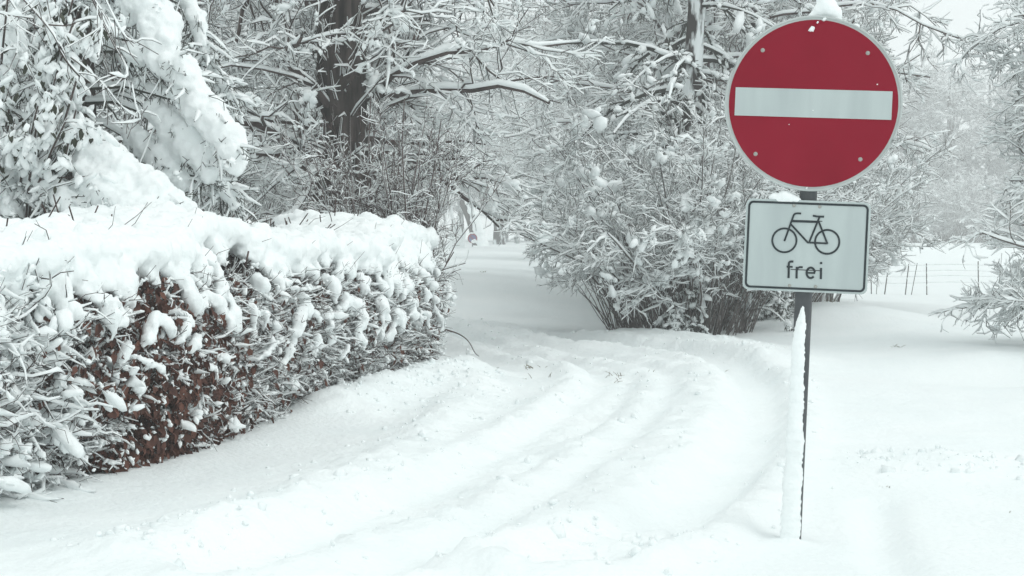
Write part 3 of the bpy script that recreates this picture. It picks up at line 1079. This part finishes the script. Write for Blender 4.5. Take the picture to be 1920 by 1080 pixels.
def conifer(name, label, cat, base, seed, group=None, h=6.0, r=.13, boughs=60, t=(.08, .9), length=1.6, sub=9, sub_len=.4, needles=12, needle_len=.06, droop=.12, lump=.05, lean=(0, 0), nmat='needle', local=False, ang=1.5, llev=2, fingers=2, up=.0, bcover=1.0):
    rng = np.random.default_rng(seed)
    root = empty(name, base, label, cat, group, local=local)
    b = np.array([0, 0, 0.0]) if local else np.asarray(base, float)
    n = 10
    zz = np.linspace(-.3, h, n)
    T = np.stack([b[0] + lean[0] * np.clip(zz, 0, None), b[1] + lean[1] * np.clip(zz, 0, None), b[2] + zz], -1)
    T[1:, :2] += rng.normal(0, .02, (n - 1, 2))
    TR = r * np.linspace(1, .15, n)
    V, F = tubes(T[None], TR[None], 20)
    V = V + rng.normal(0, .006, V.shape)
    MB().add(V, F).build('trunk', 'bark_snowy', root)
    P1, R1 = grow(rng, T[None], TR[None], boughs, t[0], t[1], length, ang, 7, up, droop, .08, .3, .008, .3, .6)
    P2, R2 = grow(rng, P1, R1, sub, .15, 1, sub_len, .8, 4, .0, .12, .1, .5, .004, .4, .5, .6)
    mb = MB().add(*tubes(P1, R1, 5)).add(*tubes(P2, R2, 3))
    P3, R3 = grow(rng, P2, R2, needles, .05, 1, needle_len, .9, 2, -.25, .1, .1, .6, .0035, .5, .3)
    mb.add(*tubes(P3, R3, 3))
    mb.build('crown', nmat, root, kind='stuff')
    sn = MB()
    sn.add(*snow_on(rng, P1, R1, lump * .5, lump * .55, 5, bcover, .5))
    m = len(P2)
    for q in range(fingers):
        k = rng.integers(1, 4, m)
        f = rng.random((m, 1))
        C = P2[np.arange(m), k - 1] * (1 - f) + P2[np.arange(m), k] * f + UP * lump * .25
        D = P2[np.arange(m), k] - P2[np.arange(m), k - 1]
        sz = lump * np.exp(rng.normal(0, .35, m))
        sn.add(*lumps(rng, C, sz[:, None] * np.array([1.7, .75, .6]), D, llev, .08))
    sn.build('snow_load', 'snow', root, kind='stuff')
    return root


# ---- evergreen behind the hedge at the left, its boughs weighed down by snow cushions
def near_evergreen():
    rng = np.random.default_rng(31)
    b = px(150, 700, 9.7)
    root = empty('spruce_tree', (b[0], 9.7, 0), 'evergreen with drooping boughs buried under fat snow cushions behind the hedge', 'tree')
    T = np.stack([np.array([b[0] + rng.normal(0, .01), 9.7, z]) for z in np.linspace(-.2, 5.5, 8)])
    TR = .15 * np.linspace(1, .3, 8)
    MB().add(*tubes(T[None], TR[None], 16)).build('trunk', 'bark', root)
    cushions = [
        ([(225, -40), (270, 10), (300, 60), (318, 105)], [30, 46, 46, 26], 9.0),
        ([(250, 95), (300, 112), (345, 130), (368, 165)], [20, 30, 30, 22], 8.9),
        ([(335, 175), (375, 195), (410, 235), (436, 280), (446, 312)], [22, 34, 38, 32, 16], 8.8),
        ([(290, 205), (330, 240), (370, 285), (392, 325)], [24, 34, 34, 20], 8.95),
        ([(250, 250), (300, 300), (340, 345)], [24, 30, 24], 9.0),
        ([(120, 255), (175, 275), (225, 320), (290, 365), (335, 400)], [20, 36, 44, 46, 40], 8.45),
        ([(150, 300), (190, 350), (240, 390), (300, 420)], [28, 40, 44, 40], 8.35),
        ([(-30, 255), (15, 275), (45, 310), (60, 345)], [24, 34, 32, 18], 8.5),
        ([(-30, 335), (5, 350), (25, 390)], [24, 32, 24], 8.4),
        ([(-25, 20), (15, 40), (25, 100)], [26, 36, 28], 8.7),
        ([(165, -20), (195, 25), (205, 60)], [20, 28, 18], 9.1),
        ([(395, 120), (420, 150), (430, 175)], [10, 14, 9], 9.2),
        ([(345, -20), (372, 45), (385, 95)], [16, 18, 10], 9.3),
        ([(60, 330), (95, 350), (140, 385)], [18, 26, 26], 8.35),
        ([(395, 330), (420, 350), (440, 385)], [12, 18, 12], 9.0),
        ([(60, 200), (110, 215), (140, 240)], [12, 20, 14], 8.8),
    ]
    sp, wood, wr = [], [], []
    for pts, rad, Y in cushions:
        k = Y / FPX
        W = [px(u, v, Y + .25 * (1 - i / len(pts))) for i, (u, v) in enumerate(pts)]
        R = [q * k * .9 for q in rad]
        sp += chain(W, R, .5)
        # small lobes along the lower rim of each cushion
        for a, ra in zip(W, R):
            for _ in range(5):
                o = rng.normal(0, 1, 3) * np.array([1, 1, .5])
                o = unit(o) * ra * .85
                o[2] = -abs(o[2]) - ra * .25
                sp.append((*(a + o), ra * rng.uniform(.22, .42)))
        q = np.linspace(0, len(W) - 1, 8)
        P = np.stack([np.interp(q, np.arange(len(W)), [w[c] for w in W]) for c in range(3)], -1)
        P[:, 2] -= np.interp(q, np.arange(len(W)), R) * .7
        # the bough starts at the trunk
        tz = P[0, 2] + .12
        P = np.concatenate([np.array([[b[0], 9.7, tz]]), (np.array([[b[0], 9.7, tz]]) + P[:1]) / 2 + [[0, 0, .05]], P])
        wood.append(P)
        wr.append(np.linspace(.013, .005, len(P)))
    blob_mass('snow_cushion', sp, .014, root, .026, .075, 2, kind='stuff')
    P1, R1 = np.stack(wood), np.stack(wr)
    # more boughs deeper inside
    Pb, Rb = grow(rng, T[None], TR[None], 80, .12, .8, 1.15, 1.5, 10, 0, .06, .1, .2, .008, .3, .3)
    A, RA = np.concatenate([P1, Pb]), np.concatenate([R1, Rb])
    P2, R2 = grow(rng, A, RA, 26, .2, 1, .30, .9, 4, -.15, .14, .15, .5, .003, .4, .2)
    P3, R3 = grow(rng, P2, R2, 5, .05, 1, .065, .8, 2, -.2, .1, .1, .6, .0026, .5, .3)
    mb = MB().add(*tubes(A, RA, 5)).add(*tubes(P2, R2, 3)).add(*tubes(P3, R3, 3))
    mb.build('crown', 'needle', root, kind='stuff')
    sn = MB().add(*snow_on(rng, A, RA, .02, .025, 5, 1, .6)).add(*snow_on(rng, P2, R2, .012, .016, 3, .9, .8))
    i = rng.integers(0, len(P2), 1400)
    C = P2[i, rng.integers(1, 4, 1400)] + UP * .008
    sz = .022 * np.exp(rng.normal(0, .4, 1400))
    sn.add(*cluster(rng, C, sz * 1.2, P2[i, 3] - P2[i, 1], 3, 1, .14))
    sn.build('snow_load', 'snow', root, kind='stuff')


near_evergreen()


def laurel():
    rng = np.random.default_rng(41)
    b = px(40, 700, 8.9)
    root = empty('laurel_bush', (b[0] - .1, 8.9, 0), 'leathery-leaved evergreen bush with drooping snow-dusted leaves in front of the snow cushions', 'shrub')
    n = 16
    P0 = np.stack([b[0] - .1 + rng.normal(0, .12, n), 8.9 + rng.normal(0, .1, n), np.full(n, -.05)], -1)
    tgt = np.array([px(u, v, 8.25 + rng.uniform(0, .35)) for u, v in zip(rng.uniform(-60, 175, n), rng.uniform(-60, 260, n))])
    q = np.linspace(0, 1, 7)[None, :, None]
    P1 = P0[:, None] * (1 - q) + tgt[:, None] * q + np.stack([np.zeros(7), np.zeros(7), .25 * np.sin(np.linspace(0, math.pi, 7))], -1)[None]
    R1 = np.full(n, .012)[:, None] * np.linspace(1, .4, 7)[None]
    P2, R2 = grow(rng, P1, R1, 9, .45, 1, .32, .8, 4, .1, .05, .15, .5, .003, .4, .2)
    MB().add(*tubes(P1, R1, 5)).add(*tubes(P2, R2, 4)).build('branches', 'twig', root, kind='stuff')
    m = len(P2)
    i = np.repeat(np.arange(m), 7)
    C = P2[i, rng.integers(1, 4, len(i))] + rng.normal(0, .02, (len(i), 3))
    N = len(C)
    a = rng.uniform(0, 2 * math.pi, N)
    ax = unit(np.stack([np.cos(a), np.sin(a), -rng.uniform(.5, 2.0, N)], -1))
    sd = unit(np.cross(ax, UP))
    nn = np.cross(sd, ax)
    L = rng.uniform(.05, .085, N)[:, None]
    W = L * .19
    V = np.stack([C, C + ax * L * .35 + sd * W, C + ax * L * .4 - nn * .003, C + ax * L * .35 - sd * W, C + ax * L * .75 + sd * W * .7, C + ax * L * .75 - sd * W * .7, C + ax * L], 1)
    bb = (np.arange(N) * 7)[:, None]
    Fq = np.concatenate([bb + np.array([t]) for t in ([0, 1, 2], [0, 2, 3], [2, 1, 4], [2, 5, 3], [2, 4, 6], [2, 6, 5])])
    MB().add(V, Fq).build('leaves', 'leaf_green', root, kind='stuff')
    kp = rng.random(N) < .68
    sg = np.where(nn[:, 2:3] > 0, 1, -1)
    Cs = (C + ax * L * .45 + nn * sg * .006)[kp]
    Ls = L[kp] * .5 * rng.uniform(.7, 1.15, (kp.sum(), 1))
    sn = MB().add(*lumps(rng, Cs, Ls * 1.25 * np.array([1, .45, .36]), ax[kp], 2, .14))
    sn.add(*snow_on(rng, P1, R1, .010, .016, 5, 1, .6)).add(*snow_on(rng, P2, R2, .008, .012, 3, .9, .6))
    sn.build('snow_load', 'snow', root, kind='stuff')


laurel()


def overhang():
    """young bare tree left of the picture whose thin branches hang into it"""
    rng = np.random.default_rng(51)
    b = np.array([-3.05, 8.0, 0])
    root = empty('bare_sapling', b, 'young bare tree whose thin dark branches hang in front of the evergreen', 'tree')
    T = np.stack([b + np.array([.02 * math.sin(z), 0, z]) for z in np.linspace(-.2, 3.6, 8)])
    MB().add(*tubes(T[None], (.035 * np.linspace(1, .3, 8))[None], 10)).build('trunk', 'twig', root)
    br = [([(-90, -160), (40, -10), (95, 45), (122, 80), (125, 105), (155, 145)], .011), ([(-90, -60), (20, -5), (30, 60), (40, 105)], .008), ([(40, -90), (180, -10), (185, 60), (190, 110)], .007),
          ([(120, -110), (190, 60), (230, 120), (235, 150), (210, 140)], .009), ([(150, -100), (215, 30), (245, 75), (260, 85)], .006), ([(125, 105), (180, 150), (225, 205), (270, 225)], .005), ([(-60, 0), (-5, 25), (30, 35), (75, 40)], .006),
          ([(80, -90), (95, -20), (85, 20)], .005), ([(235, 150), (250, 200), (275, 225)], .004)]
    Ps, Rs = [], []
    for pts, r in br:
        sm = smooth_poly(pts, 2)
        q = np.linspace(0, len(sm) - 1, 12)
        W = np.array([px(u, v, 7.75) for u, v in sm])
        P = np.stack([np.interp(q, np.arange(len(sm)), W[:, c]) for c in range(3)], -1)
        P[:, 1] += .12 * np.sin(np.linspace(0, 3, 12) + rng.uniform(0, 3))
        Ps.append(P)
        Rs.append(r * np.linspace(.8, .4, 12))
    P1, R1 = np.stack(Ps), np.stack(Rs)
    P2, R2 = grow(rng, P1, R1, 7, .35, 1, .22, .7, 4, -.1, .08, .2, .6, .0025, .5, .3)
    MB().add(*tubes(P1, R1, 6)).add(*tubes(P2, R2, 4)).build('crown', 'twig', root, kind='stuff')
    MB().add(*snow_on(rng, P1, R1, .004, .010, 5, 1, .7)).add(*snow_on(rng, P2, R2, .004, .007, 3, .8, .8)).build('snow_load', 'snow', root, kind='stuff')


overhang()

# ---- evergreen with a dark trunk behind the arching shrub
conifer('yew_tree', 'dark-trunked evergreen with hanging snow-laden sprays rising behind the arching shrub', 'tree', (2.25, 20.4, 0), 61, h=9.0, r=.17, boughs=64, t=(.24, .60), length=2.1, sub=12, sub_len=.45, needles=8, needle_len=.10, droop=.16, lump=.040, fingers=2, lean=(.02, 0), llev=1)

for x, y, hh, sd, lb in ((2.42, 16.5, 1.25, 63, 'small snow-bowed spruce on the right flank of the arching shrub'), (1.72, 15.95, .75, 64, 'slim snow-plastered spruce seedling in front of the arching shrub'), (2.95, 17.6, .8, 65, 'low snowy evergreen tuft between the arching shrub and the bicycle plate')):
    conifer('young_spruce', lb, 'tree', (x, y, gz(x, y)), sd, h=hh, r=.03, boughs=34, t=(.1, 1), length=.55 * hh, sub=8, sub_len=.16, needles=6, needle_len=.06, droop=.26, lump=.026, fingers=1, llev=1, ang=1.2)

# ---- shrub with snow-laden branches reaching in from the right
tree('leaning_tree', 'snow-laden tree spreading low branches over the small cutting, opposite the road sign', 'tree', (4.98, 13.8, 0), 71, h=4.6, r=.09, limbs=60, limb_t=(.06, .85), limb_len=1.3, branches=8, br_len=.6, twigs=6, tw_len=.34, lets=2, let_len=.17, droop=.05,
     snow_w=.010, snow_h=.016, twigm='twig_grey', clumps=220, clump=.04, rmin=.003, limb_ang=1.35, limb_rf=.3, cover=.95)

# ---- wood behind: individual trees
PT = [tree('wood_tree', 'snow-covered bare tree in the tangled wood behind the lane', 'tree', (-6.4, 21.5, 0), 81 + k, 'bare trees of the wood behind the lane', h=7.4, r=.15, limbs=[28, 32, 25][k], limb_t=(.2, .92), limb_len=[2.9, 2.5, 3.2][k], branches=7, br_len=1.3, twigs=6, tw_len=.62, lets=5, let_len=.28,
           droop=[.06, .03, .09][k], snow_w=.020, snow_h=.024, twigm=['twig', 'twig_grey', 'twig_red'][k], clumps=320, clump=.055, rmin=.006, limb_ang=[1.2, 1.0, 1.35][k], limb_rf=.28, local=True, n4=2, bark='bark_snowy') for k in range(3)]
PS = shrub('wood_shrub', 'snow-covered bare bush in the undergrowth of the wood', 'shrub', (3.4, 24, 0), 91, 'bushes in the undergrowth of the wood', stems=40, h=2.4, spread=.5, br=7, tw=6, lets=3, br_len=.8, tw_len=.4, let_len=.2, arch=.08, r=.014,
           snow_w=.017, snow_h=.017, twigm='twig_grey', base_r=.4, cover=.85, clumps=300, clump=.04, local=True, rmin=.004)
rngp = np.random.default_rng(101)
WG, BG = 'bare trees of the wood behind the lane', 'bushes in the undergrowth of the wood'
A1, A2, A3, A4 = ('behind the hedge and the thick dark trunk', 'where the lane leads off', 'behind the arching shrub', 'behind the no-entry sign')
A5 = 'beside the low-branched tree at the small cutting'


def where(x, y):
    u = 960 + FPX * x / y
    return A5 if u > 1640 else A1 if u < 830 else A2 if u < 1010 else A3 if u < 1390 else A4


mids = [(-5.4, 19.0), (-5.6, 23.8), (-7.8, 27), (-6.6, 31), (-7.0, 37), (3.1, 25.5), (4.4, 28.5), (4.2, 33), (4.6, 38), (6.0, 34), (-8.5, 38), (-5.6, 45), (6.6, 40), (4.2, 46), (3.6, 56), (-7.4, 55), (8.3, 47), (4.4, 60), (7.0, 62), (-9, 58), (-6.6, 72), (4.6, 78), (-6.0, 90), (2.2, 92), (-.9, 112), (3.0, 29.5), (3.0, 40), (-4.9, 26.5)]
firsts = [(-6.4, 21.5), (-4.2, 17.6), (3.6, 23.2)]
for i, (x, y) in enumerate(firsts + mids):
    k = i % 3
    if i < 3:
        o = PT[k]
        o.location = (x, y, 0)
    else:
        o = copy_tree(PT[k], (x, y, gz(x, y)), rngp.uniform(0, 6.28), rngp.uniform(.85, 1.25) * (1 + max(0, y - 40) / 55))
    o['label'] = 'snow-covered bare tree in the tangled wood ' + where(x, y)
    o['group'] = WG
bushes = [(-4.0, 16.0), (-3.3, 17.8), (-5.2, 18.5), (-3.6, 21), (2.9, 19.0), (2.1, 20.8), (3.6, 20.8), (4.3, 23), (2.6, 25), (3.2, 29), (4.4, 31), (5.3, 28), (-3.6, 27), (-5, 24), (3.0, 42), (6.1, 36), (-5.2, 40), (3.6, 64), (2.4, 18.6), (2.9, 22)]
for i, (x, y) in enumerate(bushes):
    if i == 0:
        o = PS
        o.location = (x, y, 0)
    else:
        o = copy_tree(PS, (x, y, gz(x, y)), rngp.uniform(0, 6.28), rngp.uniform(.8, 1.15))
    o['label'] = 'snow-covered bare bush in the undergrowth ' + where(x, y)
    o['group'] = BG
FL, FG = 'tall pale snow-covered tree of the wood edge beyond the open field', 'trees along the far edge of the field'
for i in range(34):
    x = -26 + i * 2.25 + rngp.normal(0, .6)
    y = 128 + rngp.uniform(0, 16) + (8 if i % 3 == 0 else 0)
    if abs(x + 2.5) < 1.5:
        continue
    copy_tree(PT[i % 3], (x, y, gz(x, y)), rngp.uniform(0, 6.28), rngp.uniform(1.75, 2.4), FL, FG)
EL, EG = 'snowy bush at the foot of the wood edge beyond the field', 'bushes along the far edge of the field'
for i in range(28):
    x = 21 + i * 1.0 + rngp.normal(0, .4)
    y = 127 + rngp.uniform(-1, 6)
    copy_tree(PS, (x, y, gz(x, y)), rngp.uniform(0, 6.28), rngp.uniform(1.6, 2.4), EL, EG)


# ---- wire fence across the field
def fence():
    Y = 50.0
    root = empty('wire_fence', (12.5, Y, gz(12.5, Y)), 'low wire fence with crooked thin posts across the snowy field', 'fence')
    rng = np.random.default_rng(7)
    for u0, v0, u1, v1, r in ((1634, 545, 1633, 493, .016), (1643, 530, 1647, 497, .010), (1658, 536, 1667, 490, .018), (1697, 520, 1704, 495, .017), (1708, 522, 1720, 493, .012), (1738, 542, 1737, 494, .017), (1835, 540, 1834, 490, .017), (1560, 545, 1559, 494, .017)):
        a, b = px(u0, v0, Y), px(u1, v1, Y)
        a[2] = min(a[2], gz(a[0], a[1])) - .1
        q = np.linspace(0, 1, 6)[:, None]
        P = (a * (1 - q) + b * q)[None]
        post = MB().add(*tubes(P, np.full((1, 6), r), 7)).build('post', 'wood', root)
        m = 5
        C = (a + (b - a) * rng.uniform(.3, 1, (m, 1))) + np.array([.01, -r, 0])
        MB().add(*lumps(rng, C, np.full((m, 3), r * .9) * np.array([1, 1, 1.5]), level=2)).build('snow_patch', 'snow', post, kind='stuff')
    for v in (497, 508, 518, 530):
        xs = np.linspace(1540, 1960, 40)
        P = np.array([px(u, v + 1.2 * math.sin((u - 1634) / 100 * math.pi), Y) for u in xs])[None]
        wire = MB().add(*tubes(P, np.full((1, 40), .003), 4)).build('wire', 'steel', root)
        MB().add(*snow_on(rng, P, np.full((1, 40), .003), .007, .009, 5, 1, .8)).build('snow_line', 'snow', wire)


fence()


# ---- far signs and the leaning stump by the lane
def far_sign():
    Y = 100.0
    c = px(886, 447, Y)
    g = gz(c[0], Y)
    root = empty('no_stopping_sign', (c[0], Y, g), 'tiny blue and red no-stopping sign far down the lane', 'road sign', local=True)
    h = c[2] - g
    P = np.array([[[0, 0, -.2], [0, 0, h + .3]]])
    MB().add(*tubes(P, np.full((1, 2), .04), 10)).build('post', 'steel', root)
    d = MB().add(*extr(circle2(.30, 40), -.06, -.05)).build('round_panel', 'sign_blue', root, smooth=False)
    d.location = (0, 0, h)
    MB().add(*ring_sheet(circle2(.305, 40), circle2(.225, 40), -.068, -.062)).build('red_ring', 'sign_red', d, smooth=False)
    mb = MB()
    stroke(mb, [(-.18, .18), (.18, -.18)], .07, -.066, -.061)
    mb.build('red_diagonal', 'sign_red', d, smooth=False)
    rng = np.random.default_rng(2)
    MB().add(*lumps(rng, np.array([[.05, -.07, -.2], [.15, -.07, -.15], [0, -.03, .33]]), np.array([[.16, .05, .12], [.1, .05, .1], [.16, .07, .06]]), D=np.array([[1, 0, 0.]] * 3), level=3, rough=.04)).build('snow_patch', 'snow', d, kind='stuff')
    Y = 112.0
    c = px(1657, 444, Y)
    g = gz(c[0], Y)
    root = empty('field_sign', (c[0], Y, g), 'small dark round sign plate with snow on it at the far field edge', 'road sign', local=True)
    h = c[2] - g
    MB().add(*tubes(np.array([[[0, 0, -.2], [0, 0, h]]]), np.full((1, 2), .035), 8)).build('post', 'steel', root)
    d = MB().add(*extr(circle2(.24, 30), -.05, -.04)).build('round_panel', 'steel', root, smooth=False)
    d.location = (0, 0, h)
    MB().add(*lumps(rng, np.array([[0, -.06, .1]]), np.array([[.15, .05, .11]]), D=np.array([[0, 0, 1.]]), level=3, rough=.04)).build('snow_patch', 'snow', d, kind='stuff')


far_sign()


def leaning_stump():
    rng = np.random.default_rng(4)
    Y = 106.0
    pts = [px(903, 472, Y), px(895, 440, Y), px(886, 410, Y), px(874, 382, Y), px(868, 376, Y)]
    pts[0][2] = gz(pts[0][0], Y) - .2
    root = empty('leaning_stump', (pts[0][0], Y, gz(pts[0][0], Y)), 'broken leaning trunk thickly plastered with snow beside the no-stopping sign', 'tree')
    P = np.array(pts)[None]
    V, F = tubes(P - np.array([.16, 0, 0]), np.array([[.34, .31, .28, .24, .1]]), 14)
    MB().add(V + rng.normal(0, .02, V.shape), F).build('trunk', 'bark', root)
    blob_mass('snow_load', chain([q + np.array([.14, -.18, .1]) for q in pts[:4]], [.42, .36, .33, .26], .5), .07, root, .05, .4, 2)
    for u, v0, v1 in ((847, 470, 385), (855, 470, 405), (861, 470, 415), (866, 470, 430)):
        a, b = px(u, v0, 96), px(u + rng.uniform(-3, 5), v1, 96)
        a[2] = gz(a[0], 96) - .1
        st = empty('snowy_stake', (a[0], 96, gz(a[0], 96)), 'upright bare stem cased in snow near the no-stopping sign', 'sapling', 'upright snow-cased stems near the no-stopping sign')
        q = np.linspace(0, 1, 6)[:, None]
        P = (a * (1 - q) + b * q + rng.normal(0, .04, (6, 3)))[None]
        MB().add(*tubes(P, np.array([[.09, .085, .08, .07, .06, .04]]), 6)).build('stem', 'twig', st)
        MB().add(*tubes(P + np.array([.05, -.05, .02]), np.array([[.16, .14, .15, .12, .10, .05]]), 8)).build('snow_load', 'snow', st)


leaning_stump()


# ---- a single thin shoot bending over the lane, and grass blades poking through
def small_things():
    rng = np.random.default_rng(6)
    Y = 13.2
    pts = smooth_poly([(836, 618), (862, 626), (880, 640), (890, 662), (898, 668)], 2)
    W = np.array([px(u, v, Y) for u, v in pts])
    root = empty('bent_shoot', (W[0][0], Y, gz(W[0][0], Y)), 'single thin bare shoot arching out of the hedge end over the snow', 'twig')
    foot = np.array([[W[0][0] - .14, Y + .02, gz(W[0][0] - .14, Y) - .05], [W[0][0] - .10, Y, W[0][2] - .08]])
    W = np.concatenate([foot, W])
    MB().add(*tubes(W[None], np.linspace(.007, .0025, len(W))[None], 6)).build('stem', 'twig_red', root)
    spots = [(895, 692, 5, .05), (926, 705, 4, .04), (1008, 698, 9, .06), (1018, 715, 6, .05), (1095, 693, 8, .05), (1160, 705, 10, .06), (1168, 716, 6, .05), (1210, 705, 6, .04), (1665, 920, 6, .02), (1900, 975, 3, .02), (908, 520, 8, .05), (1680, 660, 7, .05), (1560, 600, 8, .07), (1340, 690, 5, .04)]
    P, R = [], []
    for u, v, n, L in spots:
        x, y = gpt(u, v)
        for _ in range(n):
            bx, by = x + rng.normal(0, L * .8), y + rng.normal(0, L)
            d = unit(np.array([rng.normal(0, .8), rng.normal(0, .5), rng.uniform(.3, 1)]))
            a = np.array([bx, by, gz(bx, by) - .01])
            l = L * rng.uniform(.6, 1.3)
            P.append([a, a + d * l * .6, a + d * l + np.array([d[0], d[1], -.4]) * l * .2])
            R.append([.0022, .0018, .001])
    P, R = np.array(P), np.array(R)
    R = R * (1 + np.clip(P[:, :1, 1] - 12, 0, None) * .08)
    o = MB().add(*tubes(P, R, 3)).build('grass_blades', 'grass', kind='stuff')
    o['label'] = 'dry grass blades poking through the snow by the ruts'
    o['category'] = 'grass'


small_things()


# ---- cold winter air
def haze():
    x0, x1, y0, y1, z0, z1 = -800, 800, -420, 1100, -4, 21
    V = np.array([(x, y, z) for z in (z0, z1) for y in (y0, y1) for x in (x0, x1)], float)
    F = np.array([[0, 2, 3, 1], [4, 5, 7, 6], [0, 1, 5, 4], [2, 6, 7, 3], [0, 4, 6, 2], [1, 3, 7, 5]])
    me = MB().add(V, F).mesh('haze', 'snow', False)
    m = bpy.data.materials.new('haze')
    m.use_nodes = True
    nt = m.node_tree
    nt.nodes.clear()
    out = nt.nodes.new('ShaderNodeOutputMaterial')
    pv = nt.nodes.new('ShaderNodeVolumePrincipled')
    pv.inputs['Color'].default_value = (1, 1, 1, 1)
    pv.inputs['Density'].default_value = .004
    nt.links.new(pv.outputs[0], out.inputs['Volume'])
    me.materials.clear()
    me.materials.append(m)
    o = link('haze', me)
    o['kind'] = 'stuff'
    o['label'] = 'thin pale winter haze over the field and the wood'
    o['category'] = 'haze'


haze()
